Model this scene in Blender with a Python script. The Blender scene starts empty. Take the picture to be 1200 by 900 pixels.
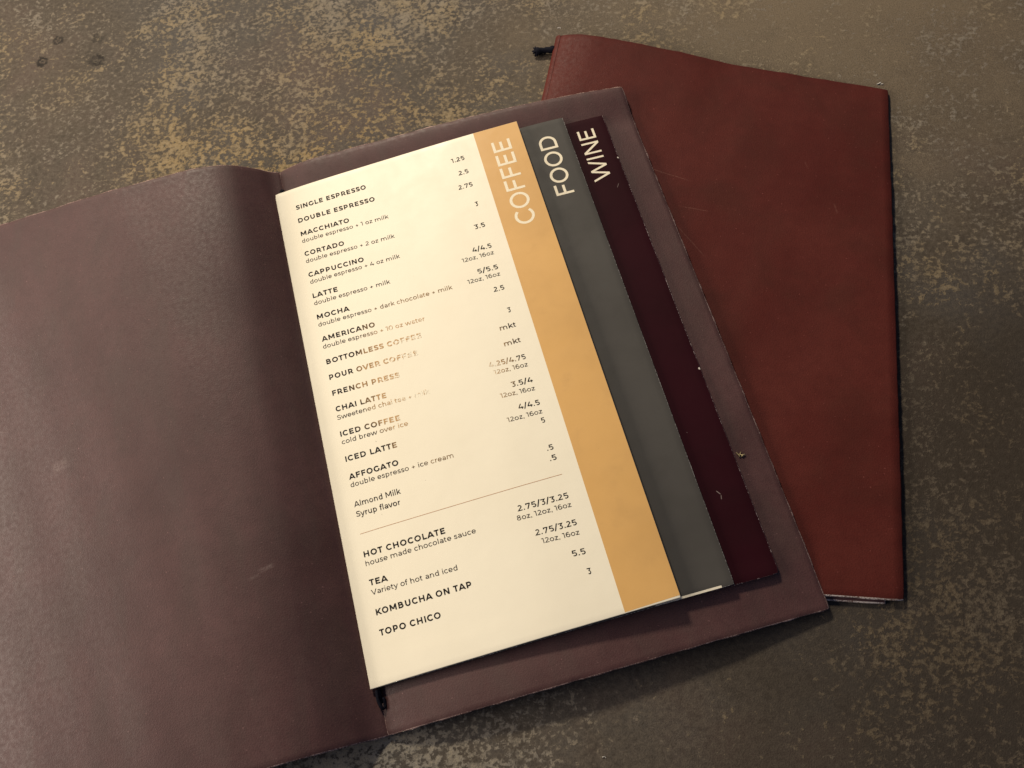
import bpy, math, random
import numpy as np
from mathutils import Vector, Matrix, Euler

random.seed(7)
SC = bpy.context.scene
COL = SC.collection

# ---------------------------------------------------------------- camera, world, lamps, exposure
cam_data = bpy.data.cameras.new('camera')
cam = bpy.data.objects.new('camera', cam_data)
COL.objects.link(cam)
cam_data.sensor_width = 36.0
cam_data.lens = 30.0
cam_data.clip_start = 0.01
cam_data.clip_end = 50.0
cam.matrix_world = (Matrix.Translation((0, 0, 0.40)) @ Matrix.Rotation(math.radians(22), 4, 'X')
                    @ Matrix.Rotation(math.radians(-14), 4, 'Z'))
SC.camera = cam

world = bpy.data.worlds.new('World')
SC.world = world
world.use_nodes = True
bg = world.node_tree.nodes['Background']
bg.inputs[0].default_value = (0.46, 0.58, 1.0, 1)
bg.inputs[1].default_value = 0.135


def area(name, loc, target, size, size_y, power, color, spread=180):
    d = bpy.data.lights.new(name, 'AREA')
    d.shape = 'RECTANGLE'
    d.size = size
    d.size_y = size_y
    d.energy = power
    d.color = color
    d.spread = math.radians(spread)
    o = bpy.data.objects.new(name, d)
    COL.objects.link(o)
    o.location = loc
    o.rotation_euler = (Vector(target) - Vector(loc)).to_track_quat('-Z', 'Y').to_euler()
    return o


area('window_light', (-0.33, 1.70, 1.24), (0.04, 0.40, 0.0), 0.30, 0.20, 8.9, (1.0, 0.88, 0.69), 90)
area('side_window_light', (-0.98, 0.30, 0.42), (-0.26, 0.18, 0.0), 0.80, 0.46, 5.8, (1.0, 0.88, 0.74), 120)

SC.view_settings.view_transform = 'Standard'
SC.view_settings.look = 'None'
SC.view_settings.exposure = 0.0
SC.view_settings.gamma = 1.0


# ---------------------------------------------------------------- node helpers
class NT:
    def __init__(self, name):
        self.m = bpy.data.materials.new(name)
        self.m.use_nodes = True
        self.t = self.m.node_tree
        self.t.nodes.clear()
        self.out = self.t.nodes.new('ShaderNodeOutputMaterial')
        self.b = self.t.nodes.new('ShaderNodeBsdfPrincipled')
        self.t.links.new(self.b.outputs[0], self.out.inputs[0])

    def link(self, s, d):
        self.t.links.new(s, d)

    def put(self, sock, v):
        if hasattr(v, 'is_output') or isinstance(v, bpy.types.NodeSocket):
            self.t.links.new(v, sock)
        elif isinstance(v, (tuple, list)):
            sock.default_value = tuple(v) + ((1,) if len(v) == 3 and len(sock.default_value) == 4 else ())
        else:
            sock.default_value = v

    def coord(self, kind='Object'):
        return self.t.nodes.new('ShaderNodeTexCoord').outputs[kind]

    def mapping(self, v, loc=(0, 0, 0), rot=(0, 0, 0), scale=(1, 1, 1)):
        n = self.t.nodes.new('ShaderNodeMapping')
        self.put(n.inputs[0], v)
        n.inputs[1].default_value = loc
        n.inputs[2].default_value = rot
        n.inputs[3].default_value = scale
        return n.outputs[0]

    def noise(self, v, scale, detail=3, rough=0.55, dist=0.0, w=None):
        n = self.t.nodes.new('ShaderNodeTexNoise')
        if w is not None:
            n.noise_dimensions = '4D'
            n.inputs['W'].default_value = w
        self.put(n.inputs['Vector'], v)
        n.inputs['Scale'].default_value = scale
        n.inputs['Detail'].default_value = detail
        n.inputs['Roughness'].default_value = rough
        n.inputs['Distortion'].default_value = dist
        return n.outputs[0]

    def math(self, op, a, b=0.0, c=0.0, clamp=False):
        n = self.t.nodes.new('ShaderNodeMath')
        n.operation = op
        n.use_clamp = clamp
        self.put(n.inputs[0], a)
        self.put(n.inputs[1], b)
        self.put(n.inputs[2], c)
        return n.outputs[0]

    def rng(self, v, a, b, lo=0.0, hi=1.0, smooth=True):
        n = self.t.nodes.new('ShaderNodeMapRange')
        n.interpolation_type = 'SMOOTHSTEP' if smooth else 'LINEAR'
        self.put(n.inputs[0], v)
        for i, x in enumerate((a, b, lo, hi)):
            self.put(n.inputs[1 + i], x)
        return n.outputs[0]

    def mix(self, f, a, b, mode='MIX'):
        n = self.t.nodes.new('ShaderNodeMix')
        n.data_type = 'RGBA'
        n.blend_type = mode
        self.put(n.inputs[0], f)
        self.put(n.inputs[6], a)
        self.put(n.inputs[7], b)
        return n.outputs[2]

    def dist(self, v, p):
        n = self.t.nodes.new('ShaderNodeVectorMath')
        n.operation = 'DISTANCE'
        self.put(n.inputs[0], v)
        n.inputs[1].default_value = p
        return n.outputs['Value']

    def vadd(self, v, noise_col, amount):
        a = self.t.nodes.new('ShaderNodeVectorMath')
        a.operation = 'MULTIPLY_ADD'
        self.put(a.inputs[0], noise_col)
        a.inputs[1].default_value = (amount,) * 3
        self.put(a.inputs[2], v)
        return a.outputs[0]

    def segment(self, v, p, q, w):
        """1 inside a thin line from p to q (2D)"""
        px, py = p
        qx, qy = q
        L = math.hypot(qx - px, qy - py)
        ang = math.atan2(qy - py, qx - px)
        m = self.t.nodes.new('ShaderNodeMapping')
        m.vector_type = 'TEXTURE'
        self.put(m.inputs[0], v)
        m.inputs[1].default_value = ((px + qx) / 2, (py + qy) / 2, 0)
        m.inputs[2].default_value = (0, 0, ang)
        s = self.t.nodes.new('ShaderNodeSeparateXYZ')
        self.link(m.outputs[0], s.inputs[0])
        ax = self.math('ABSOLUTE', s.outputs[0])
        ay = self.math('ABSOLUTE', s.outputs[1])
        fx = self.rng(ax, L / 2, L / 4)
        fy = self.rng(ay, w, w * 0.2)
        return self.math('MULTIPLY', fx, fy)

    def bump(self, h, strength, distance):
        n = self.t.nodes.new('ShaderNodeBump')
        n.inputs['Strength'].default_value = strength
        n.inputs['Distance'].default_value = distance
        self.put(n.inputs['Height'], h)
        self.link(n.outputs[0], self.b.inputs['Normal'])

    def done(self, color, rough=0.5, spec=0.5):
        self.put(self.b.inputs['Base Color'], color)
        self.put(self.b.inputs['Roughness'], rough)
        self.put(self.b.inputs['Specular IOR Level'], spec)
        return self.m


def mat_table():
    n = NT('stained_tabletop')
    v = n.coord()
    warp = n.t.nodes.new('ShaderNodeTexNoise')
    n.put(warp.inputs['Vector'], v)
    warp.inputs['Scale'].default_value = 30
    warp.inputs['Detail'].default_value = 3
    vw = n.vadd(v, warp.outputs['Color'], 0.018)
    low = n.noise(v, 5.5, 3, 0.6, w=1.3)
    mid = n.noise(vw, 24, 5, 0.68, w=4.1)
    mid2 = n.noise(vw, 60, 4, 0.65, w=14.1)
    blot = n.noise(n.mapping(v, rot=(0, 0, 0.35), scale=(0.9, 1.1, 1)), 390, 4.5, 0.62, 0.25, w=2.2)
    blot2 = n.noise(v, 210, 5, 0.70, 0.9, w=8.0)
    fine = n.noise(v, 1300, 3, 0.65, w=5.5)
    grit = n.noise(v, 2600, 2, 0.6, w=15.5)
    # where the pale flecks crowd together
    dens = n.math('ADD', n.math('MULTIPLY', low, 0.5), n.math('MULTIPLY', mid, 0.9))
    dens = n.math('ADD', dens, n.math('MULTIPLY', mid2, 0.45))
    dens = n.rng(dens, 0.70, 1.18, -0.080, 0.100, False)
    g1 = n.rng(n.dist(v, (-0.10, 0.335, 0)), 0.15, 0.0)      # crowded golden patch above the open folder
    g2 = n.rng(n.dist(v, (-0.09, -0.02, 0)), 0.12, 0.0)      # crowded grey patch at the near edge
    g3 = n.rng(n.dist(v, (0.19, 0.06, 0)), 0.12, 0.0)
    g4 = n.rng(n.dist(v, (0.04, -0.02, 0)), 0.11, 0.02)      # bare patch in front of the folder
    dens = n.math('ADD', dens, n.math('MULTIPLY', g1, 0.045))
    dens = n.math('ADD', dens, n.math('MULTIPLY', g2, 0.06))
    dens = n.math('ADD', dens, n.math('MULTIPLY', g3, 0.018))
    dens = n.math('SUBTRACT', dens, n.math('MULTIPLY', g4, 0.09))
    bb = n.math('ADD', n.math('MULTIPLY', blot, 0.6), n.math('MULTIPLY', blot2, 0.4))
    bb = n.math('ADD', bb, dens)
    fleck = n.rng(bb, 0.522, 0.556)
    hi = n.math('MULTIPLY', n.rng(bb, 0.575, 0.605), n.rng(fine, 0.42, 0.58))
    fleck = n.math('MULTIPLY', fleck, n.rng(fine, 0.30, 0.55, 0.45, 1.0))
    base = n.mix(n.rng(mid, 0.35, 0.65), (0.072, 0.055, 0.038), (0.104, 0.081, 0.056))
    base = n.mix(n.rng(low, 0.40, 0.62), base, (0.080, 0.070, 0.059))
    base = n.mix(n.rng(n.noise(v, 75, 4, 0.6, w=9), 0.45, 0.70, 0, 0.5), base, (0.044, 0.034, 0.025))
    base = n.mix(n.rng(blot2, 0.30, 0.50, 0.55, 0.0), base, (0.040, 0.031, 0.023))
    tint = n.noise(vw, 11, 4, 0.6, w=31)
    base = n.mix(n.rng(tint, 0.50, 0.68, 0, 0.8), base, (0.112, 0.078, 0.060))
    base = n.mix(n.rng(tint, 0.48, 0.32, 0, 0.7), base, (0.088, 0.082, 0.076))
    base = n.mix(n.rng(blot, 0.40, 0.62, 0.0, 0.55), base, (0.150, 0.122, 0.090))
    base = n.mix(n.rng(blot, 0.42, 0.28, 0.0, 0.6), base, (0.046, 0.036, 0.027))
    corner_light = n.math('ADD', n.dist(v, (0.26, 0.42, 0)), n.math('MULTIPLY', n.math('SUBTRACT', mid, 0.5), 0.30))  # painted light: far right of the table lightened in its colour
    base = n.mix(n.rng(corner_light, 0.27, 0.04, 0, 0.9), base, (0.205, 0.156, 0.100))
    corner_shade = n.math('ADD', n.dist(v, (0.20, -0.04, 0)), n.math('MULTIPLY', n.math('SUBTRACT', low, 0.5), 0.3))  # painted light falloff: near right of the table darkened in its colour
    base = n.mix(n.rng(corner_shade, 0.26, 0.08, 0, 0.75), base, (0.030, 0.022, 0.015))
    hue = n.noise(vw, 16, 4, 0.65, w=11)
    gold = n.mix(n.rng(hue, 0.42, 0.58), (0.235, 0.200, 0.156), (0.295, 0.222, 0.126))
    gold = n.mix(n.math('MULTIPLY', g1, n.rng(hue, 0.35, 0.6, 0.3, 1)), gold, (0.36, 0.245, 0.100))
    gold = n.mix(g2, gold, (0.29, 0.265, 0.22))
    gold = n.mix(n.rng(corner_shade, 0.28, 0.08, 0, 0.85), gold, (0.072, 0.052, 0.033))  # flecks darkened by the same painted falloff
    col = n.mix(n.math('MULTIPLY', n.math('MULTIPLY', fleck, n.rng(n.noise(v, 95, 3, 0.6, w=41), 0.35, 0.6, 0.45, 1.0)), 0.9), base, gold)
    hi = n.math('MULTIPLY', hi, n.rng(corner_shade, 0.08, 0.26, 0.3, 0.75))
    col = n.mix(hi, col, n.mix(0.55, gold, (0.46, 0.38, 0.25)))
    col = n.mix(n.rng(fine, 0.38, 0.72, 0.0, 0.55), col, (0.034, 0.026, 0.018))
    col = n.mix(n.rng(grit, 0.62, 0.72, 0.0, 0.35), col, (0.22, 0.19, 0.14))
    # old screw marks: dark broken rings with a paler middle
    vr = n.vadd(v, warp.outputs['Color'], 0.004)
    for (x, y, r, k) in ((-0.2395, 0.4530, .0038, 1.0), (-0.2044, 0.4427, .0048, 1.0),
                         (-0.2285, 0.4672, .0036, .9), (-0.2025, 0.4610, .0036, .6)):
        d = n.dist(vr, (x, y, 0))
        wn = n.t.nodes.new('ShaderNodeTexNoise')
        n.put(wn.inputs['Vector'], v)
        wn.inputs['Scale'].default_value = 330
        wn.inputs['Detail'].default_value = 3
        d = n.dist(n.vadd(v, wn.outputs['Color'], 0.0065), (x + 0.0032, y + 0.0032, 0.0032))
        ring = n.math('MULTIPLY', n.rng(d, r * 0.35, r * 0.6), n.rng(d, r * 1.25, r * 0.85))
        ring = n.math('MULTIPLY', ring, n.rng(n.noise(v, 260, 3, w=6), 0.40, 0.54, 0.55, 1))
        col = n.mix(n.math('MULTIPLY', ring, k), col, (0.020, 0.015, 0.011))
        dot = n.rng(d, r * 0.4, r * 0.15)
        col = n.mix(n.math('MULTIPLY', dot, k * .9), col, (0.022, 0.017, 0.013))
    n.bump(n.math('ADD', n.math('MULTIPLY', fleck, 0.4), n.math('MULTIPLY', fine, 1.0)), 0.6, 0.0004)
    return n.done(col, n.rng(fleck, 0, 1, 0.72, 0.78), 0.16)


def mat_leather(name, dark, light, accent, rough, spec, bumpy, scratches=(), vein=0.5, scratch_col=(0.20, 0.09, 0.065), streak=True):
    n = NT(name)
    v = n.coord('UV')
    m1 = n.noise(v, 13, 5, 0.62, 0.3, w=1.0)
    m2 = n.noise(n.mapping(v, scale=(2.2, 0.7, 1)) if streak else v, 30 if streak else 24, 4, 0.62, 0.4, w=7.0)
    m3 = n.noise(v, 1500, 3, 0.7)
    m4 = n.noise(v, 420, 4, 0.7, w=3.0)
    m5 = n.noise(v, 150, 4, 0.65, w=21.0)
    col = n.mix(n.rng(m1, 0.32, 0.68), dark, light)
    col = n.mix(n.rng(m2, 0.42, 0.68, 0, vein), col, accent)
    col = n.mix(n.rng(m5, 0.35, 0.70, 0, 0.30), col, tuple(c * 0.72 for c in dark))
    col = n.mix(n.rng(m3, 0.45, 0.70, 0, 0.45), col, tuple(c * 0.5 for c in dark))
    col = n.mix(n.rng(m4, 0.58, 0.72, 0, 0.35), col, tuple(c * 0.5 for c in dark))
    col = n.mix(n.rng(n.noise(v, 800, 1, 0.5, w=12), 0.70, 0.76, 0, 0.5), col, tuple(min(1, c * 2.2 + .03) for c in light))
    for (p, q, w, k) in scratches:
        vv = n.vadd(v, n.noise(v, 60, 2, w=2), 0.002)
        s = n.segment(vv, p, q, w)
        s = n.math('MULTIPLY', s, n.rng(n.noise(v, 700, 2, w=5), 0.35, 0.6, 0.2, 1))
        col = n.mix(n.math('MULTIPLY', s, k), col, scratch_col)
    vor = n.t.nodes.new('ShaderNodeTexVoronoi')
    vor.feature = 'DISTANCE_TO_EDGE'
    n.put(vor.inputs['Vector'], n.vadd(v, m4, 0.0004))
    vor.inputs['Scale'].default_value = 950
    pores = n.rng(vor.outputs['Distance'], 0.0, 0.25)
    h = n.math('ADD', n.math('MULTIPLY', m3, 0.4), n.math('MULTIPLY', m4, 0.8))
    h = n.math('ADD', h, n.math('MULTIPLY', pores, 0.5))
    h = n.math('ADD', h, n.math('MULTIPLY', m5, 0.8))
    h = n.math('ADD', h, n.math('MULTIPLY', m2, 1.0))
    n.bump(h, bumpy, 0.00032)
    r = n.rng(m4, 0.3, 0.7, rough - 0.06, rough + 0.10)
    return n.done(col, r, spec)


def mat_raw_edge(name, a, b, lo=0.47, hi=0.60, scale=1700):
    n = NT(name)
    v = n.coord()
    m = n.noise(v, scale, 3, 0.7)
    m2 = n.noise(v, 70, 2, 0.6, w=4)
    f = n.rng(n.math('ADD', m, n.math('MULTIPLY', n.math('SUBTRACT', m2, 0.5), 0.5)), lo, hi)
    return n.done(n.mix(f, a, b), 0.85, 0.2)


def mat_print_paper(name, base, mottle, rough=0.45, dust=None, spec=0.25, marks=(), spots=(), smudge=0.45):
    n = NT(name)
    v = n.coord('UV')
    m = n.noise(v, 14, 4, 0.6, w=2)
    m2 = n.noise(v, 55, 4, 0.65, 0.4, w=5)
    m3 = n.noise(v, 2200, 2, 0.6)
    col = n.mix(n.rng(m, 0.35, 0.68), base, mottle)
    col = n.mix(n.rng(m2, 0.50, 0.75, 0, smudge), col, mottle)
    col = n.mix(n.rng(m3, 0.50, 0.75, 0, 0.10), col, tuple(c * 0.6 for c in base))
    sp = n.rng(n.noise(v, 420, 1, 0.5, w=14), 0.775, 0.80, 0, 0.55)
    col = n.mix(sp, col, dust or tuple(c * 0.45 for c in base))
    for (p, q, w, k) in marks:
        col = n.mix(n.math('MULTIPLY', n.segment(v, p, q, w), k), col, dust)
    for (p, r) in spots:
        d = n.dist(n.vadd(v, m3, 0.0006), (p[0] + .0003, p[1] + .0003, 0.0003))
        col = n.mix(n.rng(d, r, r * .6), col, (0.75, 0.68, 0.58))
    n.bump(n.math('ADD', n.math('MULTIPLY', m, 6.0), n.math('MULTIPLY', m2, 1.0)), 0.10, 0.0006)
    return n.done(col, n.rng(m2, 0.3, 0.7, rough - .06, rough + .08), spec)


def mat_ink(name, ink, paper=None, glare_col=None, glare=False):
    n = NT(name)
    v = n.coord('UV')
    grain = n.noise(v, 1600, 2, 0.6)
    col = n.mix(n.rng(grain, 0.35, 0.75, 0, 0.35), ink, tuple(min(1, c * 1.8 + 0.02) for c in ink))
    if glare:  # coppery glare on the mid-page print, painted into the ink colour
        mp = n.mapping(v, loc=(0, 0, 0), scale=(1 / 0.038, 1 / 0.046, 1))
        d = n.dist(mp, (0.0640 / 0.038, 0.133 / 0.046, 0))
        w = n.math('ADD', d, n.math('MULTIPLY', n.math('SUBTRACT', n.noise(v, 90, 3, 0.6, w=2), 0.5), 0.7))
        f = n.rng(w, 1.22, 0.74)
        col = n.mix(f, col, (0.50, 0.31, 0.14))
        g = n.math('ADD', n.math('MULTIPLY', n.noise(v, 700, 3, 0.6, w=9), 1.0), n.rng(w, 1.1, 0.25, 0.0, 0.26))
        col = n.mix(n.rng(g, 0.64, 0.76), col, paper)
        small = n.dist(n.mapping(v, scale=(1 / .006, 1 / .004, 1)), (0.0925 / .006, 0.141 / .004, 0))
        col = n.mix(n.rng(small, 1.0, 0.3, 0, 0.6), col, paper)
    return n.done(col, 0.7, 0.08)


def mat_plain(name, c, rough=0.6, spec=0.3, var=0.3, scale=600):
    n = NT(name)
    v = n.coord()
    f = n.rng(n.noise(v, scale, 3, 0.6), 0.35, 0.7)
    return n.done(n.mix(f, c, tuple(x * (1 - var) for x in c)), rough, spec)


CREAM = (0.85, 0.782, 0.612)
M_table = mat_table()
M_inner = mat_leather('suede_brown_leather', (0.060, 0.0225, 0.0198), (0.092, 0.0390, 0.0355), (0.066, 0.037, 0.030), 0.56, 0.42, 0.15,
                      scratches=(((0.164, 0.2235), (0.172, 0.2210), .0014, .22), ((0.159, 0.2260), (0.165, 0.2245), .0008, .15),
                                 ((0.073, 0.150), (0.083, 0.147), .0040, .16), ((0.040, 0.120), (0.052, 0.123), .0004, .2)),
                      scratch_col=(0.34, 0.26, 0.23))
M_outer = mat_leather('oxblood_leather', (0.074, 0.0108, 0.0072), (0.096, 0.0180, 0.0120), (0.054, 0.0140, 0.0080), 0.60, 0.16, 0.16,
                      scratches=(((0.060, 0.078), (0.092, 0.084), .0004, .6), ((0.084, 0.100), (0.104, 0.101), .0004, .45),
                                 ((0.084, 0.110), (0.104, 0.130), .0004, .45), ((0.070, 0.080), (0.074, 0.100), .0003, .3),
                                 ((0.150, 0.060), (0.153, 0.066), .0005, .3), ((0.166, 0.085), (0.168, 0.092), .0008, .3)),
                      scratch_col=(0.17, 0.07, 0.05), streak=False)
M_raw = mat_raw_edge('raw_leather_edge', (0.12, 0.065, 0.055), (0.46, 0.32, 0.27), 0.44, 0.62)
M_raw_pale = mat_raw_edge('pale_cut_leather', (0.16, 0.09, 0.07), (0.78, 0.66, 0.56), 0.38, 0.56)
M_raw_outer = mat_raw_edge('worn_oxblood_edge', (0.13, 0.038, 0.028), (0.30, 0.14, 0.11), 0.52, 0.66)
M_cream = mat_print_paper('cream_card', CREAM, (0.82, 0.75, 0.58))
M_tan = mat_print_paper('tan_print', (0.66, 0.385, 0.130), (0.57, 0.330, 0.112), dust=(0.35, 0.2, 0.08), smudge=0.8)
M_grey = mat_print_paper('charcoal_grey_print', (0.070, 0.064, 0.056), (0.055, 0.050, 0.043), 0.6)
M_wine = mat_print_paper('dark_wine_print', (0.026, 0.0035, 0.0065), (0.019, 0.0028, 0.0048), 0.60, dust=(0.35, 0.28, 0.25), spec=0.08,
                         marks=(((.1328, .2275), (.1341, .2300), .0002, .8), ((.1341, .2300), (.1336, .2325), .0002, .6), ((.1385, .0500), (.1400, .0470), .0002, .4)),
                         spots=(((.1438, .0306), .0006), ((.1438, .1651), .0008)))
M_edge_cream = mat_plain('cream_cut_edge', (0.80, 0.72, 0.56), 0.7, 0.2, 0.15)
M_edge_grey = mat_raw_edge('scuffed_grey_edge', (0.10, 0.09, 0.08), (0.55, 0.50, 0.45), 0.46, 0.66, 1100)
M_edge_wine = mat_raw_edge('scuffed_wine_edge', (0.05, 0.02, 0.025), (0.55, 0.44, 0.40), 0.50, 0.66, 1100)
M_ink_head = mat_ink('black_ink', (0.010, 0.008, 0.008), CREAM, glare=True)
M_ink_small = mat_ink('thin_black_ink', (0.034, 0.026, 0.022), CREAM, glare=True)
M_ink_cream = mat_ink('cream_lettering', (0.80, 0.70, 0.50))
M_ink_rule = mat_ink('copper_rule_ink', (0.42, 0.22, 0.11))
M_cord = mat_plain('navy_black_cord', (0.006, 0.006, 0.012), 0.85, 0.12, 0.5, 1500)
M_crumb = mat_plain('dry_crumb', (0.50, 0.40, 0.20), 0.7, 0.3, 0.5, 900)
M_lint = mat_plain('pale_fleck', (0.70, 0.66, 0.58), 0.7, 0.3, 0.3, 900)


# ---------------------------------------------------------------- object helpers
def empty(name, loc, label, cat, group=None):
    o = bpy.data.objects.new(name, None)
    o.empty_display_size = 0.02
    COL.objects.link(o)
    o.location = loc
    o['label'] = label
    o['category'] = cat
    if group:
        o['group'] = group
    return o


def mesh_obj(name, verts, faces, mats, midx=None, uvs=None, parent=None, smooth=True):
    me = bpy.data.meshes.new(name)
    if parent is not None:
        off = Vector(parent.location)
        p = parent.parent
        while p is not None:
            off = off + Vector(p.location)
            p = p.parent
        verts = [Vector(v) - off for v in verts]
    me.from_pydata([tuple(v) for v in verts], [], faces)
    for m in (mats if isinstance(mats, (list, tuple)) else [mats]):
        me.materials.append(m)
    if midx:
        me.polygons.foreach_set('material_index', midx)
    if smooth:
        me.polygons.foreach_set('use_smooth', [True] * len(faces))
    if uvs:
        uvl = me.uv_layers.new(name='UVMap')
        for lp in me.loops:
            uvl.data[lp.index].uv = uvs[lp.vertex_index]
    me.update()
    o = bpy.data.objects.new(name, me)
    COL.objects.link(o)
    if parent is not None:
        o.parent = parent
    return o


def pchip(xs, ys):
    xs = list(xs)
    ys = list(ys)
    n = len(xs)
    h = [xs[i + 1] - xs[i] for i in range(n - 1)]
    s = [(ys[i + 1] - ys[i]) / h[i] for i in range(n - 1)]
    m = [s[0]] + [0.0] * (n - 2) + [s[-1]]
    for i in range(1, n - 1):
        if s[i - 1] * s[i] > 0:
            w1 = 2 * h[i] + h[i - 1]
            w2 = h[i] + 2 * h[i - 1]
            m[i] = (w1 + w2) / (w1 / s[i - 1] + w2 / s[i])

    def f(x):
        if x <= xs[0]:
            return ys[0] + 0.0 * m[0]
        if x >= xs[-1]:
            return ys[-1]
        i = 0
        while x > xs[i + 1]:
            i += 1
        t = (x - xs[i]) / h[i]
        return ((2 * t ** 3 - 3 * t * t + 1) * ys[i] + (t ** 3 - 2 * t * t + t) * h[i] * m[i]
                + (-2 * t ** 3 + 3 * t * t) * ys[i + 1] + (t ** 3 - t * t) * h[i] * m[i + 1])
    return f


def bil(Q, a, b):
    A, B, C, D = Q
    x = (A[0] * (1 - a) + B[0] * a) * (1 - b) + (D[0] * (1 - a) + C[0] * a) * b
    y = (A[1] * (1 - a) + B[1] * a) * (1 - b) + (D[1] * (1 - a) + C[1] * a) * b
    return x, y


def inv_bil(Q, P):
    a = b = 0.5
    for _ in range(8):
        x, y = bil(Q, a, b)
        fx, fy = x - P[0], y - P[1]
        ax = (Q[1][0] - Q[0][0]) * (1 - b) + (Q[2][0] - Q[3][0]) * b
        ay = (Q[1][1] - Q[0][1]) * (1 - b) + (Q[2][1] - Q[3][1]) * b
        bx = (Q[3][0] - Q[0][0]) * (1 - a) + (Q[2][0] - Q[1][0]) * a
        by = (Q[3][1] - Q[0][1]) * (1 - a) + (Q[2][1] - Q[1][1]) * a
        det = ax * by - bx * ay
        a -= (fx * by - bx * fy) / det
        b -= (ax * fy - ay * fx) / det
    return a, b


def wob(x, seed):
    """small smooth 1-D unevenness in -1..1"""
    return (math.sin(x * 1.0 + seed) + 0.6 * math.sin(x * 2.7 + seed * 2.1) + 0.4 * math.sin(x * 6.1 + seed * 3.7)) / 2.0


def sheet(name, fn, W, H, nu, nv, th, edge, mats, parent, bevel=0.0003, rag=0.0, corner=0.0, sides='lrtb', seed=1.0, umap=None, round_at='abcd'):
    """a thin sheet with thickness; fn(u, v) -> (x, y, z) of its upper face. The narrow rim takes the second material."""
    rnd = random.Random(seed)
    us = [0.0, edge / W] + [edge / W + (1 - 2 * edge / W) * (umap(i / nu) if umap else i / nu) for i in range(1, nu)] + [1 - edge / W, 1.0]
    vs = [0.0, edge / H] + [edge / H + (1 - 2 * edge / H) * i / nv for i in range(1, nv)] + [1 - edge / H, 1.0]
    NU, NV = len(us), len(vs)
    top, uv = [], []
    for j, v in enumerate(vs):
        for i, u in enumerate(us):
            uu, vv = u * W, v * H
            if corner:
                for (cn, cx, cy) in (('a', corner, corner), ('b', W - corner, corner), ('d', corner, H - corner), ('c', W - corner, H - corner)):
                    if cn not in round_at:
                        continue
                    dx, dy = uu - cx, vv - cy
                    if (dx * (cx - W / 2) > 0) and (dy * (cy - H / 2) > 0):
                        q = math.hypot(dx, dy)
                        mx = max(abs(dx), abs(dy))
                        if q > 1e-9:
                            k = mx / q
                            uu, vv = cx + dx * k, cy + dy * k
            rim = i in (0, NU - 1) or j in (0, NV - 1)
            if rag and rim:
                if i == 0: uu += rnd.uniform(-rag, rag) + rag * 1.5 * wob(vv * 300, seed)
                if i == NU - 1: uu += rnd.uniform(-rag, rag) + rag * 1.5 * wob(vv * 300, seed + 2)
                if j == 0: vv += rnd.uniform(-rag, rag) + rag * 1.5 * wob(uu * 300, seed + 4)
                if j == NV - 1: vv += rnd.uniform(-rag, rag) + rag * 1.5 * wob(uu * 300, seed + 6)
            p = Vector(fn(uu / W, vv / H))
            if rim:
                p.z -= bevel
            top.append(p)
            uv.append((uu, vv))
    n = NU * NV
    verts = top + [p - Vector((0, 0, th - (bevel if (k % NU in (0, NU - 1) or k // NU in (0, NV - 1)) else 0))) for k, p in enumerate(top)]
    uv = uv + uv
    faces, mi = [], []
    for j in range(NV - 1):
        for i in range(NU - 1):
            a = j * NU + i
            faces.append((a, a + NU, a + NU + 1, a + 1))
            onrim = ((i == 0 and 'l' in sides) or (i == NU - 2 and 'r' in sides) or (j == 0 and 't' in sides) or (j == NV - 2 and 'b' in sides))
            mi.append(1 if onrim else 0)
            faces.append((n + a, n + a + 1, n + a + NU + 1, n + a + NU))
            mi.append(0)
    for i in range(NU - 1):
        faces.append((i, i + 1, n + i + 1, n + i)); mi.append(1)
        a = (NV - 1) * NU + i
        faces.append((a + 1, a, n + a, n + a + 1)); mi.append(1)
    for j in range(NV - 1):
        a = j * NU
        faces.append((a + NU, a, n + a, n + a + NU)); mi.append(1)
        a = j * NU + NU - 1
        faces.append((a, a + NU, n + a + NU, n + a)); mi.append(1)
    return mesh_obj(name, verts, faces, mats, mi, uv, parent)


def tube(name, pts, radii, mat, parent=None, ns=10, bump=0.0):
    verts, faces = [], []
    P = [Vector(p) for p in pts]
    for i, p in enumerate(P):
        t = (P[min(i + 1, len(P) - 1)] - P[max(i - 1, 0)]).normalized()
        s = t.cross(Vector((0, 0, 1)))
        if s.length < 1e-3:
            s = t.cross(Vector((0, 1, 0)))
        s.normalize()
        w = s.cross(t)
        for k in range(ns):
            a = 2 * math.pi * k / ns
            r = radii[i] * (1 + bump * math.sin(3 * a + i * 1.7))
            verts.append(p + s * math.cos(a) * r + w * math.sin(a) * r)
    for i in range(len(P) - 1):
        for k in range(ns):
            a, b = i * ns + k, i * ns + (k + 1) % ns
            faces.append((a, b, b + ns, a + ns))
    faces.append(tuple(range(ns - 1, -1, -1)))
    faces.append(tuple(range((len(P) - 1) * ns, len(P) * ns)))
    return mesh_obj(name, verts, faces, mat, parent=parent)


def smooth_path(pts, k=8):
    out = []
    P = [Vector(p) for p in pts]
    P = [2 * P[0] - P[1]] + P + [2 * P[-1] - P[-2]]
    for i in range(1, len(P) - 2):
        for j in range(k):
            t = j / k
            a, b, c, d = P[i - 1:i + 3]
            out.append(0.5 * ((2 * b) + (c - a) * t + (2 * a - 5 * b + 4 * c - d) * t * t + (3 * b - a - 3 * c + d) * t ** 3))
    out.append(P[-2])
    return out


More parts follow.
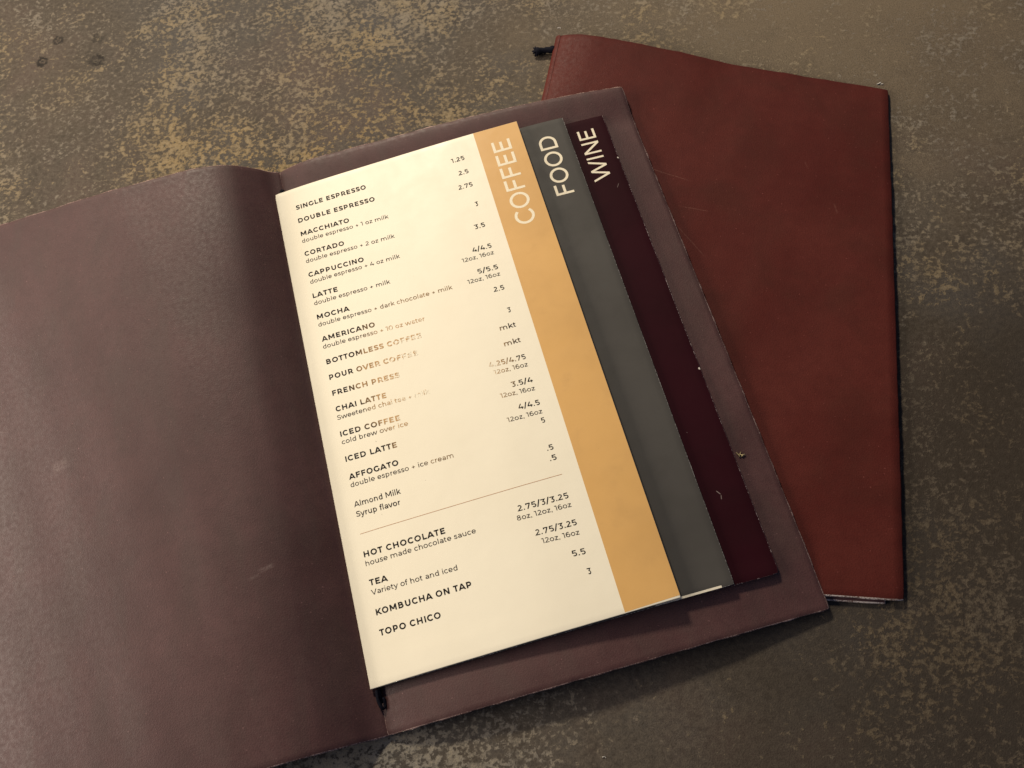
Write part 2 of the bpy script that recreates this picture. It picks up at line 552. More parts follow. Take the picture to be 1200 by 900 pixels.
# ---------------------------------------------------------------- the tabletop
tv, tf = [], []
N = 8
for j in range(N + 1):
    for i in range(N + 1):
        tv.append((-1.2 + 2.4 * i / N, -0.9 + 2.2 * j / N, 0.0))
for j in range(N):
    for i in range(N):
        a = j * (N + 1) + i
        tf.append((a, a + 1, a + N + 2, a + N + 1))
k = len(tv)
tv += [(-1.2, -0.9, -0.03), (1.2, -0.9, -0.03), (1.2, 1.3, -0.03), (-1.2, 1.3, -0.03)]
tf.append((k + 3, k + 2, k + 1, k))
tf += [(0, k, k + 1, N), (N, k + 1, k + 2, (N + 1) ** 2 - 1), ((N + 1) ** 2 - 1, k + 2, k + 3, N * (N + 1)), (N * (N + 1), k + 3, k, 0)]
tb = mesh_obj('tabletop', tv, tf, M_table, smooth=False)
tb['kind'] = 'structure'

# ---------------------------------------------------------------- closed folder lying behind
CL = [(0.0762, 0.3674), (0.2417, 0.2772), (0.1440, 0.0159), (-0.0562, 0.0790)]
CW, CH = 0.195, 0.298
zc_prof = pchip([0, .02, .05, .12, .2, .4, .55, .75, 1], [.0060, .0078, .0092, .0106, .0103, .0076, .0044, .0034, .0030])


def zc(a, b):
    k = 1 - 0.65 * (max(0.0, b) / 0.22) ** 0.8 if b < 0.22 else 0.35 - 0.27 * min(1.0, (b - .22) / .45)
    return 0.0035 + (zc_prof(a) - 0.0040) * k + 0.00025 * wob(a * 9 + b * 5, 2.0)


cf = empty('leather_menu_folder', (*bil(CL, .5, .5), 0), 'closed oxblood leather menu folder lying partly under the open one', 'menu folder', 'leather menu folders')


def cl_front(u, v):
    x, y = bil(CL, u, v)
    return x, y, zc(u, v)


def cl_back(u, v):
    x, y = bil(CL, u * 0.965, v + 0.0048 + 0.0012 * u)
    return x, y, 0.0014


sheet('front_cover', cl_front, CW, CH, 50, 90, 0.0013, 0.0006, [M_outer, M_raw_pale], cf, bevel=0.0005, rag=0.00014, corner=0.0012, sides='b', seed=3)
sheet('back_cover', lambda u, v: cl_back(0.02 + 0.98 * u, v), CW, CH, 20, 90, 0.0013, 0.0006, [M_inner, M_raw_pale], cf, rag=0.00014, corner=0.0012, sides='br', seed=5)
# raw lower rim of the front cover
# rolled spine joining the covers on the left
sv, sf, suv = [], [], []
NS, NR = 60, 12
for j in range(NS + 1):
    b = j / NS
    z1 = zc(0.012, b)
    for i in range(NR + 1):
        t = math.pi * (0.06 + 0.94 * i / NR)
        a = 0.012 - 0.020 * math.sin(t)
        x, y = bil(CL, a, b * 0.998 + 0.001)
        sv.append((x, y, z1 / 2 + math.cos(t) * (z1 / 2 - 0.0002) + 0.0001))
        suv.append((a * CW, b * CH))
for j in range(NS):
    for i in range(NR):
        a = j * (NR + 1) + i
        sf.append((a, a + 1, a + NR + 2, a + NR + 1))
mesh_obj('spine', sv, sf, M_outer, uvs=suv, parent=cf)
# knotted end of the elastic cord
kp = smooth_path([(0.0735, 0.3600, .0030), (0.0702, 0.3606, .0030), (0.0668, 0.3616, .0026), (0.0640, 0.3622, .0024), (0.0618, 0.3630, .0020)], 4)
rad = [0.0017 + 0.0005 * max(0, math.sin((i / (len(kp) - 1)) * 9.0)) for i in range(len(kp))]
rad[-1] = 0.0021; rad[-2] = 0.0022
cd = tube('elastic_cord', kp, rad, M_cord, cf, bump=0.12)
for (dx, dy, dz) in ((-.0016, .0034, .0006), (-.0030, .0014, -.0002), (-.0022, -.0030, -.0004), (-.0030, -.0012, .001), (-.0004, .0042, .0), (-.0010, -.0034, .0)):
    tube('frayed_end', [(0.0622, 0.3629, .0020), (0.0622 + dx * .6, 0.3629 + dy * .5, .0020 + dz * .5), (0.0622 + dx, 0.3629 + dy, .0016 + dz * .6)],
         [.0010, .0008, .0003], M_cord, cf, 6)

# ---------------------------------------------------------------- open folder
LEAF = [(-0.10039, 0.32287), (0.10002, 0.31479), (0.11173, 0.0202), (-0.09036, 0.01339)]
LW, LH = 0.2009, 0.302
XT = [0, .04, .09, .19, .34, .44, .59, .73, .88, 1]
zT = pchip(XT, [.002, .0048, .0075, .0093, .0115, .0133, .0148, .0152, .0145, .0125])
zM = pchip(XT, [.002, .003, .004, .0055, .0075, .0088, .0102, .0108, .0100, .0085])
zN = pchip(XT, [.002, .0036, .0048, .0066, .0088, .0098, .0102, .0096, .0080, .0056])
zB = pchip(XT, [.002, .0048, .0068, .0090, .0106, .0108, .0100, .0086, .0058, .0036])


def leaf_z(a, b):
    a = min(max(a, 0.0), 1.0)
    b = min(max(b, 0.0), 1.0)
    t, m, n_, bo = zT(a), zM(a), zN(a), zB(a)
    if b < 0.08:
        s = b / 0.08
        s = s * s * (3 - 2 * s)
        z = t * (1 - s) + m * s
    elif b < 0.88:
        s = (b - .08) / .80
        z = m * (1 - s) + n_ * s
    else:
        s = (b - .88) / .12
        s = s * s * (3 - 2 * s)
        z = n_ * (1 - s) + bo * s
    return z


of = empty('leather_menu_folder', (*bil(LEAF, 0, .5), 0), 'open brown leather menu folder with coffee, food and wine pages inside', 'menu folder', 'leather menu folders')


def leaf_fn(u, v):
    x, y = bil(LEAF, u, v)
    return x, y, leaf_z(u, v) + 0.00012 * wob(u * 7 + v * 11, 1.0)


sheet('back_cover', leaf_fn, LW, LH, 90, 130, 0.0016, 0.00045, [M_inner, M_raw], of, rag=0.00014, corner=0.0012, seed=11)

# left flap: arches out of the gutter and lies raised
C0, C1 = Vector(LEAF[0]), Vector(LEAF[3])
ed = (C1 - C0).normalized()
pl = Vector((ed.y, -ed.x))
if pl.x > 0:
    pl = -pl
zLt = pchip([0, .005, .010, .024, .035, .048, .073, .100, .127, .151, .175, .205],
            [.0020, .0048, .0098, .0197, .0229, .0245, .0247, .0245, .0234, .0222, .0200, .0160])
zLb = pchip([0, .006, .014, .028, .045, .065, .090, .115, .140, .175, .205],
            [.0020, .0046, .0106, .0182, .0226, .0248, .0254, .0246, .0228, .0185, .0130])
FW = 0.203


def flap_fn(u, v):
    d = (1 - u) * FW
    p = C0.lerp(C1, v) + pl * d + pl * (-0.0006)
    s = min(1.0, v / 0.42)
    s = s * s * (3 - 2 * s)
    z = zLt(d) * (1 - s) + zLb(d) * s
    return p.x, p.y, z + 0.0004 * wob(d * 40 + v * 3, 5.0) * min(1, d / .03)


sheet('front_cover', flap_fn, FW, LH, 150, 130, 0.0016, 0.00045, [M_inner, M_raw], of, rag=0.00014, corner=0.0, sides='ltb', seed=17)

# elastic cord along the gutter, over the folded pages, with a loop through the lower hole
cpts = []
for i in range(21):
    b = 0.052 + (0.955 - 0.052) * i / 20
    p = C0.lerp(C1, b)
    cpts.append((p.x + 0.0006, p.y, 0.0036))
tube('elastic_cord', cpts, [0.0009] * 21, M_cord, of)
lp = smooth_path([(-0.0914, 0.0330, .0042), (-0.0913, 0.0290, .0048), (-0.0906, 0.0262, .0046), (-0.0898, 0.0250, .0038), (-0.0889, 0.0262, .0030), (-0.0889, 0.0295, .0036)], 6)
tube('cord_loop', lp, [0.00075] * len(lp), M_cord, of)
kn = smooth_path([(-0.0998, 0.3085, .0030), (-0.0996, 0.3070, .0042), (-0.0994, 0.3045, .0034)], 5)
tube('cord_knot', kn, [0.0008 + 0.0008 * math.sin(math.pi * i / (len(kn) - 1)) for i in range(len(kn))], M_cord, of)

# ---------------------------------------------------------------- the stepped pages
PW, PH = 0.144, 0.272
QC = [(-0.10364, 0.30544), (0.03729, 0.3047), (0.04855, 0.03883), (-0.09372, 0.03397)]
QG = [(-0.09545, 0.3017), (0.06262, 0.30265), (0.07344, 0.03928), (-0.09002, 0.03386)]
QW = [(-0.09351, 0.29655), (0.08456, 0.29952), (0.09466, 0.03955), (-0.08669, 0.03529)]
OC = (.0040, .0072, .0078, .0036)
OG = (.0028, .0036, .0038, .0026)
OW = (.0016, .0020, .0019, .0016)


def page_fn(Q, O, curl=1.0):
    def f(u, v):
        x, y = bil(Q, u, v)
        a, b = inv_bil(LEAF, (x, y))
        s = min(max(u, 0), 1) ** curl
        l = O[0] * (1 - v) + O[3] * v
        r = O[1] * (1 - v) + O[2] * v
        return x, y, leaf_z(a, min(max(b, .08), .9)) + l * (1 - s) + r * s
    return f


fC, fG, fW = page_fn(QC, OC), page_fn(QG, OG), page_fn(QW, OW)

# ---- single-line letterforms: capitals one unit high
XH = 0.745


def arc(cx, cy, rx, ry, a0, a1, n=14):
    return [(cx + rx * math.cos(math.radians(a0 + (a1 - a0) * i / n)), cy + ry * math.sin(math.radians(a0 + (a1 - a0) * i / n))) for i in range(n + 1)]


def glyph(c, w):
    """advance, strokes. A stroke ('l', pts) is an open line, ('d', p, q) a diagonal cut level at both ends."""
    h = w / 2
    t, b = 1 - h, h
    x = XH
    xt = x - h
    L = 0.13 + h
    S = []
    ln = lambda *p: S.append(('l', list(p)))
    dg = lambda p, q: S.append(('d', p, q))
    if c == ' ': return 0.40, S
    if c == 'A':
        dg((.08, 0), (.535, 1)); dg((.99, 0), (.535, 1)); ln((.24, .27), (.83, .27)); return 1.07, S
    if c == 'B':
        ln((L, 0), (L, 1))
        m = .53
        ln((L, t), (.56, t), *arc(.56, (t + m) / 2, .25 - h * .3, (t - m) / 2, 90, -90, 10), (L, m))
        ln((L, b), (.62, b), *reversed(arc(.62, (b + m) / 2, .27 - h * .3, (m - b) / 2, 90, -90, 10)[::1]), (L, m))
        return 1.09, S
    if c == 'C':
        ln(*arc(.60, .5, .53 - h, .515 - h, 43, 317, 26)); return 1.06, S
    if c == 'D':
        ln((L, 0), (L, 1)); ln((L, t), (.58, t), *arc(.58, .5, .50 - h, .5 - h, 90, -90, 20), (L, b)); return 1.18, S
    if c == 'E':
        ln((L, 0), (L, 1)); ln((L, t), (.87, t)); ln((L, .51), (.80, .51)); ln((L, b), (.88, b)); return .97, S
    if c == 'F':
        ln((L, 0), (L, 1)); ln((L, t), (.85, t)); ln((L, .48), (.78, .48)); return .90, S
    if c == 'G':
        ln(*arc(.60, .5, .53 - h, .515 - h, 43, 328, 26), (1.0 - h * .6, .2)); ln((1.0 - h * .6, .16), (1.0 - h * .6, .5)); return 1.13, S
    if c == 'H':
        ln((L, 0), (L, 1)); ln((1.03 - h, 0), (1.03 - h, 1)); ln((L, .51), (1.03 - h, .51)); return 1.16, S
    if c == 'I':
        ln((L, 0), (L, 1)); return .43, S
    if c == 'K':
        ln((L, 0), (L, 1)); dg((L, .28), (.93, 1)); dg((.98, 0), (.42, .58)); return 1.03, S
    if c == 'L':
        ln((L, 0), (L, 1)); ln((L, b), (.82, b)); return .86, S
    if c == 'M':
        ln((L, 0), (L, 1)); ln((1.23 - h, 0), (1.23 - h, 1)); dg((L, 1), (.68, .2)); dg((1.23 - h, 1), (.68, .2)); return 1.36, S
    if c == 'N':
        ln((L, 0), (L, 1)); ln((1.03 - h, 0), (1.03 - h, 1)); dg((L, 1), (1.03 - h, 0)); return 1.16, S
    if c == 'O':
        ln(*arc(.60, .5, .53 - h, .515 - h, 0, 360, 36)); return 1.20, S
    if c in 'PR':
        ln((L, 0), (L, 1)); ln((L, t), (.55, t), *arc(.55, (t + .37) / 2, .36 - h, (t - .37) / 2, 90, -90, 12), (L, .37))
        if c == 'R':
            dg((.91, 0), (.60, .40))
        return 1.03, S
    if c == 'S':
        r = (t - .5) / 2 + .01
        pts = [(.80, .83), (.70, .93 - h * .6), (.46, t), (.24, .92 - h * .5), (.15 + h * .6, .74), (.24, .585), (.46, .50), (.68, .42), (.78 - h * .5, .27), (.68, .09 + h * .4), (.44, b), (.22, .07 + h * .6), (.08 + h * .3, .17)]
        ln(*[(p.x, p.y) for p in smooth_path([(q[0], q[1], 0) for q in pts], 3)]); return .88, S
    if c == 'T':
        ln((.415, 0), (.415, 1)); ln((.03, t), (.80, t)); return .83, S
    if c == 'U':
        ln((L, 1), (L, .42), *arc((L + 1.0 - h) / 2, .42, (1.0 - h - L) / 2, .435 - h, 180, 360, 14), (1.0 - h, 1)); return 1.13, S
    if c == 'V':
        dg((.06, 1), (.50, 0)); dg((.95, 1), (.50, 0)); return 1.01, S
    if c == 'W':
        dg((.07, 1), (.45, 0)); dg((.80, 1), (.45, 0)); dg((.80, 1), (1.15, 0)); dg((1.53, 1), (1.15, 0)); return 1.60, S
    if c == 'a':
        ln(*arc(.40, .22, .28 - h * .6, .22 - h, 0, 360, 16)); ln((.66, 0), (.66, .42), *arc(.40, .46, .26, x - .46 - h, 0, 140, 10)); return .80, S
    if c in 'bdpq':
        s = L if c in 'bp' else .78 - h
        y0, y1 = (0, 1.06) if c in 'bd' else (-.27, x)
        ln((s, y0), (s, y1)); ln(*arc(.455, x / 2, .33 - h * .9, x / 2 - h + .01, 0, 360, 22)); return .91, S
    if c == 'c':
        ln(*arc(.43, x / 2, .36 - h, x / 2 - h + .01, 42, 318, 18)); return .77, S
    if c == 'e':
        ln((.08 + h, x * .47), (.78 - h, x * .47), *arc(.43, x / 2, .36 - h, x / 2 - h + .01, 5, 318, 20)); return .84, S
    if c == 'f':
        ln((.20, 0), (.20, .82), *arc(.40, .82, .20, .25 - h, 180, 75, 8)); ln((.03, xt), (.42, xt)); return .46, S
    if c in 'hn':
        if c == 'h': ln((L, 0), (L, 1.06))
        else: ln((L, 0), (L, x))
        ln((L, .36), *arc((L + .79 - h) / 2, .40, (.79 - h - L) / 2, x - .40 - h, 180, 0, 12), (.79 - h, 0)); return .91, S
    if c == 'i':
        ln((.185, 0), (.185, x)); ln((.185, .91), (.185, .91 + w * 1.1)); return .37, S
    if c == 'k':
        ln((L, 0), (L, 1.06)); dg((L, .20), (.70, x)); dg((.76, 0), (.38, .45)); return .82, S
    if c == 'l':
        ln((.185, 0), (.185, 1.06)); return .37, S
    if c == 'm':
        ln((L, 0), (L, x))
        e = (1.31 - h - L) / 2
        ln((L, .36), *arc(L + e / 2, .40, e / 2, x - .40 - h, 180, 0, 10), (L + e, 0))
        ln((L + e, .36), *arc(L + e * 1.5, .40, e / 2, x - .40 - h, 180, 0, 10), (L + 2 * e, 0)); return 1.43, S
    if c == 'o':
        ln(*arc(.44, x / 2, .37 - h, x / 2 - h + .01, 0, 360, 22)); return .88, S
    if c == 'r':
        ln((L, 0), (L, x)); ln((L, .36), *arc(.50, .36, .50 - L, x - .36 - h, 180, 92, 8)); return .55, S
    if c == 's':
        pts = [(.58, .62), (.44, .68), (.30, .685), (.15 + h * .4, .60), (.16 + h * .3, .46), (.33, .385), (.50, .32), (.585 - h * .4, .19), (.50, .08), (.30, .055), (.06, .13)]
        ln(*[(p.x, p.y) for p in smooth_path([(q[0], q[1], 0) for q in pts], 2)]); return .68, S
    if c == 't':
        ln((.20, .93), (.20, .20), *arc(.38, .20, .18, .20 - h, 180, 290, 8)); ln((.03, xt), (.45, xt)); return .54, S
    if c == 'u':
        ln((L, x), (L, .34), *arc((L + .78 - h) / 2, .34, (.78 - h - L) / 2, .34 - h, 180, 360, 12), (.78 - h, .36)); ln((.78 - h, 0), (.78 - h, x)); return .90, S
    if c == 'v':
        dg((.06, x), (.385, 0)); dg((.71, x), (.385, 0)); return .77, S
    if c == 'w':
        dg((.06, x), (.34, 0)); dg((.615, x), (.34, 0)); dg((.615, x), (.89, 0)); dg((1.17, x), (.89, 0)); return 1.23, S
    if c == 'y':
        dg((.06, x), (.385, 0)); dg((.71, x), (.30, -.20)); ln((.31, -.18), (.22, -.25), (.08, -.22)); return .77, S
    if c == 'z':
        ln((.09, xt), (.62, xt)); ln((.07, b), (.64, b)); dg((.10, b), (.60, xt)); return .71, S
    if c == 'S': pass
    if c == '0':
        ln(*arc(.47, .5, .40 - h, .51 - h, 0, 360, 26)); return .94, S
    if c == '1':
        ln((.34, 0), (.34, 1)); ln((.03, t), (.34, t)); return .53, S
    if c == '2':
        ln(*arc(.41, .70, .32 - h, .31 - h, 150, -25, 12), (.12, b), (.76, b)); return .83, S
    if c == '3':
        ln((.08, t), (.70, t), (.40, .57)); ln((.34, .575), *arc(.40, .30, .34 - h, .29 - h * .4, 90, -140, 14)); return .82, S
    if c == '4':
        dg((.52, 1), (.10, .27)); ln((.06, .27), (.90, .27)); ln((.65, 0), (.65, .50)); return .94, S
    if c == '5':
        ln((.70, t), (.20, t), (.16, .56), (.40, .57), *arc(.42, .32, .35 - h, .27 - h * .3, 80, -140, 14)); return .83, S
    if c == '6':
        ln(*arc(.45, .33, .36 - h, .33 - h, 0, 360, 20)); ln(*arc(.50, .5, .42 - h, .51 - h, 185, 62, 12)); return .88, S
    if c == '7':
        ln((.09 + h, .72), (.09 + h, t), (.77, t)); dg((.74, t), (.32, 0)); return .86, S
    if c == '8':
        ln(*arc(.455, .76, .31 - h, .25 - h, 0, 360, 18)); ln(*arc(.455, .28, .37 - h, .29 - h, 0, 360, 20)); return .91, S
    if c == '.':
        ln((.155, 0), (.155, w * 1.15)); return .30, S
    if c == ',':
        ln((.155, w * 1.15), (.155, 0), (.12, -.14)); return .30, S
    if c == '/':
        dg((.02, -.12), (.46, 1.12)); return .49, S
    if c == '+':
        ln((.13, .40), (.70, .40)); ln((.415, .12), (.415, .68)); return .83, S
    raise ValueError(c)


def text_shapes(s, w):
    """quads in letter space, with total ink extents"""
    x = 0.0
    quads = []
    for ch in s:
        adv, S = glyph(ch, w)
        for st in S:
            q = []
            if st[0] == 'd':
                (x0, y0), (x1, y1) = st[1], st[2]
                L = math.hypot(x1 - x0, y1 - y0)
                k = w / 2 * L / abs(y1 - y0)
                k = min(k, w * 1.1)
                q.append([(x0 - k, y0), (x0 + k, y0), (x1 + k, y1), (x1 - k, y1)])
            else:
                P = st[1]
                P = [p for i, p in enumerate(P) if i == 0 or math.hypot(p[0] - P[i - 1][0], p[1] - P[i - 1][1]) > 1e-4]
                closed = math.hypot(P[0][0] - P[-1][0], P[0][1] - P[-1][1]) < 1e-3 and len(P) > 4
                off = []
                n = len(P)
                for i in range(n):
                    a = P[i - 1] if i > 0 else (P[-2] if closed else None)
                    c2 = P[i + 1] if i < n - 1 else (P[1] if closed else None)
                    ds = []
                    if a is not None:
                        l = math.hypot(P[i][0] - a[0], P[i][1] - a[1]); ds.append(((P[i][0] - a[0]) / l, (P[i][1] - a[1]) / l))
                    if c2 is not None:
                        l = math.hypot(c2[0] - P[i][0], c2[1] - P[i][1]); ds.append(((c2[0] - P[i][0]) / l, (c2[1] - P[i][1]) / l))
                    if len(ds) == 2:
                        mx, my = ds[0][0] + ds[1][0], ds[0][1] + ds[1][1]
                        l = math.hypot(mx, my) or 1
                        mx, my = mx / l, my / l
                        cosh = max(0.45, mx * ds[0][0] + my * ds[0][1])
                        off.append((-my * w / 2 / cosh, mx * w / 2 / cosh))
                    else:
                        off.append((-ds[0][1] * w / 2, ds[0][0] * w / 2))
                for i in range(n - 1):
                    p, r = P[i], P[i + 1]
                    o, u = off[i], off[i + 1]
                    q.append([(p[0] - o[0], p[1] - o[1]), (r[0] - u[0], r[1] - u[1]), (r[0] + u[0], r[1] + u[1]), (p[0] + o[0], p[1] + o[1])])
            quads.append([[(px + x, py) for px, py in qq] for qq in q])
        x += adv + (0.0 if w < 0.16 else 0.07)
    xs = [p[0] for st in quads for q in st for p in q]
    return quads, min(xs), max(xs)


def print_text(name, s, w, place, fn, W, H, mat, parent, label=None):
    """place(x, y) maps letter space (already 0..1 across, y in cap heights) to page metres"""
    quads, x0, x1 = text_shapes(s, w)
    verts, faces, uvs = [], [], []
    k = 0
    for st in quads:
        lift = 0.00006 + (k % 6) * 0.000006
        k += 1
        for q in st:
            ids = []
            for (px, py) in q:
                uu, vv = place((px - x0) / (x1 - x0), py)
                x, y, z = fn(uu / W, vv / H)
                verts.append((x, y, z + lift)); uvs.append((uu, vv)); ids.append(len(verts) - 1)
            # keep faces pointing up
            A = 0
            P = [verts[i] for i in ids]
            for i in range(4):
                A += P[i][0] * P[(i + 1) % 4][1] - P[(i + 1) % 4][0] * P[i][1]
            faces.append(tuple(ids if A > 0 else ids[::-1]))
    o = mesh_obj(name, verts, faces, mat, uvs=uvs, parent=parent, smooth=False)
    if label:
        o['label'] = label
    return o


def quad_strip(name, u0, u1, v0, v1, fn, W, H, mat, parent, nu=4, nv=60, lift=0.00004):
    verts, faces, uvs = [], [], []
    for j in range(nv + 1):
        for i in range(nu + 1):
            uu = (u0 + (u1 - u0) * i / nu)
            vv = (v0(uu) if callable(v0) else v0) * (1 - j / nv) + (v1(uu) if callable(v1) else v1) * j / nv
            x, y, z = fn(uu / W, vv / H)
            verts.append((x, y, z + lift)); uvs.append((uu, vv))
    for j in range(nv):
        for i in range(nu):
            a = j * (nu + 1) + i
            faces.append((a, a + nu + 1, a + nu + 2, a + 1))
    return mesh_obj(name, verts, faces, mat, uvs=uvs, parent=parent)


GR = 'stepped menu pages bound in the open folder'
# wine page
pw = empty('menu_page', (*bil(QW, .5, .5), fW(.5, .5)[2]), 'dark wine red menu page lettered WINE, lowest of the stepped pages', 'menu page', GR)
sheet('sheet', fW, PW, PH, 50, 90, 0.0004, 0.00020, [M_wine, M_edge_wine], pw, bevel=0.00006, rag=0.00003, corner=0.0016, sides='rb', seed=21, round_at='c')
print_text('lettering', 'WINE', 0.135, lambda x, y: (0.13790 - 0.0076 * y + (x * 0 ), 0.0431 - x * (0.0431 - 0.0074)), fW, PW, PH, M_ink_cream, pw, 'cream capitals reading WINE')
# grey page
pg = empty('menu_page', (*bil(QG, .5, .5), fG(.5, .5)[2]), 'charcoal grey menu page lettered FOOD, between the tan band and the wine page', 'menu page', GR)
sheet('sheet', fG, PW, PH, 50, 90, 0.0004, 0.00018, [M_grey, M_edge_grey], pg, bevel=0.00006, rag=0.00002, corner=0.0006, sides='rb', seed=23)
print_text('lettering', 'FOOD', 0.145, lambda x, y: (0.13705 - 0.0088 * y, 0.0501 - x * (0.0501 - 0.0102)), fG, PW, PH, M_ink_cream, pg, 'cream capitals reading FOOD')
# bare pale margin along the lower edge of the grey print
quad_strip('bare_margin', 0.78 * PW, 0.965 * PW, PH - 0.0011, PH - 0.0001, fG, PW, PH, M_edge_cream, pg, 20, 2, 0.00008)

# coffee page
pc = empty('menu_page', (*bil(QC, .5, .5), fC(.5, .5)[2]), 'cream coffee price list with a tan COFFEE band, topmost page', 'menu page', GR)
sheet('sheet', fC, PW, PH, 60, 100, 0.0005, 0.0003, [M_cream, M_edge_cream], pc, bevel=0.00008, corner=0.0018, seed=27, round_at='a')
quad_strip('colour_band', 0.1187, PW - 0.00008, 0.00012, lambda u: PH - 0.0005 - 0.0006 * (u - .1187) / .025, fC, PW, PH, M_tan, pc, 6, 100)
print_text('lettering', 'COFFEE', 0.145, lambda x, y: (0.13700 - 0.0105 * y, 0.0660 - x * (0.0660 - 0.0098)), fC, PW, PH, M_ink_cream, pc, 'cream capitals reading COFFEE')

TEXT = [
('B', 'SINGLE ESPRESSO', 10.66, 52.29, 14.55, 15.13),
('B', 'DOUBLE ESPRESSO', 10.43, 55.53, 23.27, 24.5),
('B', 'MACCHIATO', 10.35, 38.76, 32.15, 32.96),
('S', 'double espresso + 1 oz milk', 10.24, 60.67, 36.63, 37.97),
('B', 'CORTADO', 10.19, 33.18, 45.23, 46.24),
('S', 'double espresso + 2 oz milk', 10.16, 61.31, 49.76, 51.07),
('B', 'CAPPUCCINO', 10.01, 41.76, 58.68, 59.75),
('S', 'double espresso + 4 oz milk', 10.19, 61.39, 63.08, 64.14),
('B', 'LATTE', 10.02, 24.2, 71.91, 72.58),
('S', 'double espresso + milk', 9.97, 52.95, 76.35, 77.43),
('B', 'MOCHA', 9.99, 28.31, 85.05, 85.9),
('S', 'double espresso + dark chocolate + milk', 9.93, 84.14, 89.49, 91.57),
('B', 'AMERICANO', 10.06, 39.61, 98.46, 99.45),
('S', 'double espresso + 10 oz water', 10.01, 65.82, 102.7, 104.55),
('B', 'BOTTOMLESS COFFEE', 10.16, 61.89, 111.87, 113.37),
('B', 'POUR OVER COFFEE', 10.03, 57.8, 120.81, 122.18),
('B', 'FRENCH PRESS', 9.95, 46.06, 129.82, 131.07),
('B', 'CHAI LATTE', 10.04, 37.1, 138.84, 139.71),
('S', 'Sweetened chai tea + milk', 9.89, 58.94, 143.32, 144.37),
('B', 'ICED COFFEE', 9.82, 41.28, 152.45, 153.49),
('S', 'cold brew over ice', 9.73, 44.62, 156.57, 157.34),
('B', 'ICED LATTE', 9.85, 36.72, 165.92, 166.58),
('B', 'AFFOGATO', 9.74, 35.48, 175.3, 175.64),
('S', 'double espresso + ice cream', 9.82, 62.6, 179.31, 180.08),
('M', 'Almond Milk', 9.53, 33.53, 189.36, 189.76),
('M', 'Syrup flavor', 9.65, 32.09, 194.32, 194.95),
('B', 'HOT CHOCOLATE', 9.42, 49.97, 214.23, 214.59),
('S', 'house made chocolate sauce', 9.39, 64.06, 218.43, 218.56),
('B', 'TEA', 9.38, 18.5, 227.78, 228.06),
('S', 'Variety of hot and iced', 9.29, 51.5, 232.17, 232.66),
('B', 'KOMBUCHA ON TAP', 9.53, 55.96, 241.68, 241.95),
('B', 'TOPO CHICO', 9.44, 38.95, 250.99, 251.14),
('P', '1.25', 102.53, 110.13, 15.44, 15.5),
('P', '2.5', 104.08, 110.24, 24.66, 24.71),
('P', '2.75', 101.81, 110.06, 33.7, 33.79),
('P', '3', 107.95, 109.88, 46.87, 46.85),
('P', '3.5', 104.2, 110.07, 60.67, 60.77),
('P', '4/4.5', 99.54, 110.08, 74.04, 74.32),
('S', '12oz, 16oz', 92.82, 110.19, 78.27, 78.48),
('P', '5/5.5', 99.11, 109.95, 87.32, 87.73),
('S', '12oz, 16oz', 92.55, 110.06, 91.49, 91.8),
('P', '2.5', 104.13, 109.96, 100.22, 100.37),
('P', '3', 107.67, 110.04, 113.83, 113.78),
('M', 'mkt', 101.72, 110.03, 122.49, 122.67),
('M', 'mkt', 101.52, 110.06, 131.55, 131.62),
('P', '4.25/4.75', 91.13, 109.75, 140.43, 141.31),
('S', '12oz, 16oz', 92.64, 109.92, 144.77, 145.42),
('P', '3.5/4', 99.26, 109.63, 153.8, 154.21),
('S', '12oz, 16oz', 92.5, 109.83, 157.8, 158.71),
('P', '4/4.5', 99.34, 110.14, 166.16, 166.73),
('S', '12oz, 16oz', 92.42, 109.95, 170.92, 171.29),
('P', '5', 107.51, 109.82, 176.2, 176.19),
('P', '.5', 106.83, 109.93, 190.36, 190.42),
('P', '.5', 106.73, 109.82, 195.62, 195.68),
('P', '2.75/3/3.25', 85.34, 109.71, 214.6, 215.13),
('S', '8oz, 12oz, 16oz', 84.11, 110.06, 218.75, 219.45),
('P', '2.75/3.25', 90.18, 109.84, 227.85, 228.29),
('S', '12oz, 16oz', 92.29, 109.92, 232.16, 232.84),
('P', '5.5', 103.91, 109.89, 241.78, 242.15),
('P', '3', 107.66, 109.84, 251.22, 251.38),
('R', 'rule', 9.64, 110.17, 202.84, 203.28),
]
STY = {'B': (2.85, 0.215, M_ink_head), 'S': (2.45, 0.125, M_ink_small), 'M': (2.75, 0.15, M_ink_small), 'P': (2.75, 0.160, M_ink_head)}
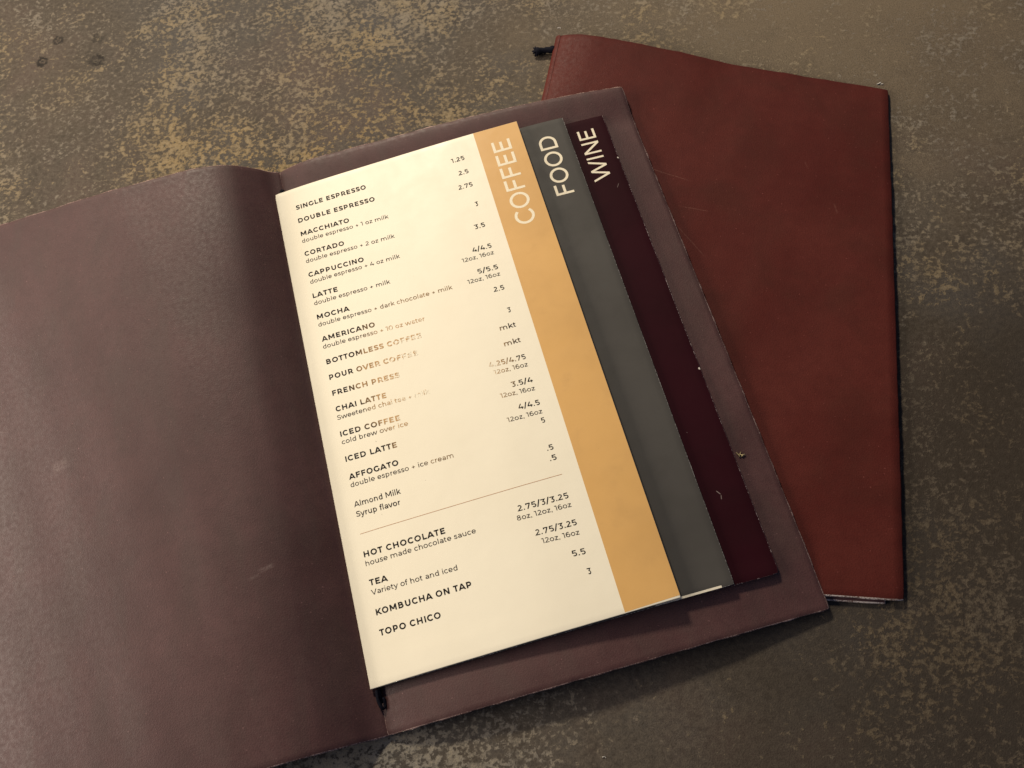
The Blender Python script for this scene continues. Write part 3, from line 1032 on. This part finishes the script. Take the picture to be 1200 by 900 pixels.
for (kind, s, u0, u1, v0, v1) in TEXT:
    if kind == 'R':
        def fr(u, a=u0, b=u1, c=v0, d=v1):
            return (c + (d - c) * (u * 1e3 - a) / (b - a)) / 1e3
        quad_strip('divider_rule', u0 / 1e3, u1 / 1e3, lambda u: fr(u) - 0.00011, lambda u: fr(u) + 0.00011, fC, PW, PH, M_ink_rule, pc, 60, 1, 0.00007)
        continue
    cap, w, m = STY[kind]
    if len(s) == 1:
        u1 = 109.95; u0 = u1 - (1.75 if s != '1' else 1.0)
    elif kind != 'S' and u1 > 105:
        u1 = 109.98
    if kind == 'S' and u1 > 105:
        cap = 2.35
    print_text('text_line', s, w,
               lambda x, y, u0=u0, u1=u1, v0=v0, v1=v1, cap=cap: ((u0 + (u1 - u0) * x) / 1e3, (v0 + (v1 - v0) * x - cap * y) / 1e3),
               fC, PW, PH, m, pc, 'printed line reading "%s"' % s)


# ---------------------------------------------------------------- small bits
def shard(bm_v, bm_f, c, L, w, hgt, ang, tilt):
    k = len(bm_v)
    R = Matrix.Rotation(ang, 3, 'Z') @ Matrix.Rotation(tilt, 3, 'Y')
    for (x, y, z) in ((-1, -.6, 0), (1, -.3, 0), (.8, .5, 0), (-.9, .7, 0), (-.7, -.3, 1), (.9, 0, .7), (.3, .5, 1.0), (-.6, .4, .9)):
        bm_v.append(Vector(c) + R @ Vector((x * L / 2, y * w / 2, z * hgt)))
    bm_f += [(k + 3, k + 2, k + 1, k), (k + 4, k + 5, k + 6, k + 7), (k, k + 1, k + 5, k + 4), (k + 1, k + 2, k + 6, k + 5), (k + 2, k + 3, k + 7, k + 6), (k + 3, k, k + 4, k + 7)]


cz = leaf_z(.94, .74)
v_, f_ = [], []
for (dx, dy, L, w, a) in ((-.0010, .0002, .0032, .0009, 1.9), (.0003, -.0002, .0028, .0011, 2.6), (.0012, -.0006, .0022, .0012, .2), (.0002, .0006, .0018, .0008, .9)):
    shard(v_, f_, (0.0958 + dx, 0.0960 + dy, cz + .0004), L, w, .0006, a, 0.1)
o = mesh_obj('crumb', v_, f_, M_crumb, smooth=False)
o['label'] = 'tiny straw coloured crumb on the leather beside the wine page'
o['category'] = 'crumb'
for (x, y, L, lab) in ((0.2395, 0.2838, .0030, 'tiny pale fleck on the table at the far right corner of the closed folder'),
                       (-0.0005, -0.0155, .0014, 'tiny pale fleck on the bare table in front of the open folder'),
                       (0.0770, 0.3692, .0018, 'tiny pale fleck at the far left corner of the closed folder')):
    v_, f_ = [], []
    shard(v_, f_, (x, y, .0003 if x < .07 or x > .1 else .0095), L, L * .4, .0004, x * 40, 0.05)
    shard(v_, f_, (x + L * .5, y - L * .3, .0003 if x < .07 or x > .1 else .0095), L * .5, L * .3, .0004, 2 + x * 30, 0.05)
    o = mesh_obj('fleck', v_, f_, M_lint, smooth=False)
    o['label'] = lab
    o['category'] = 'fleck'
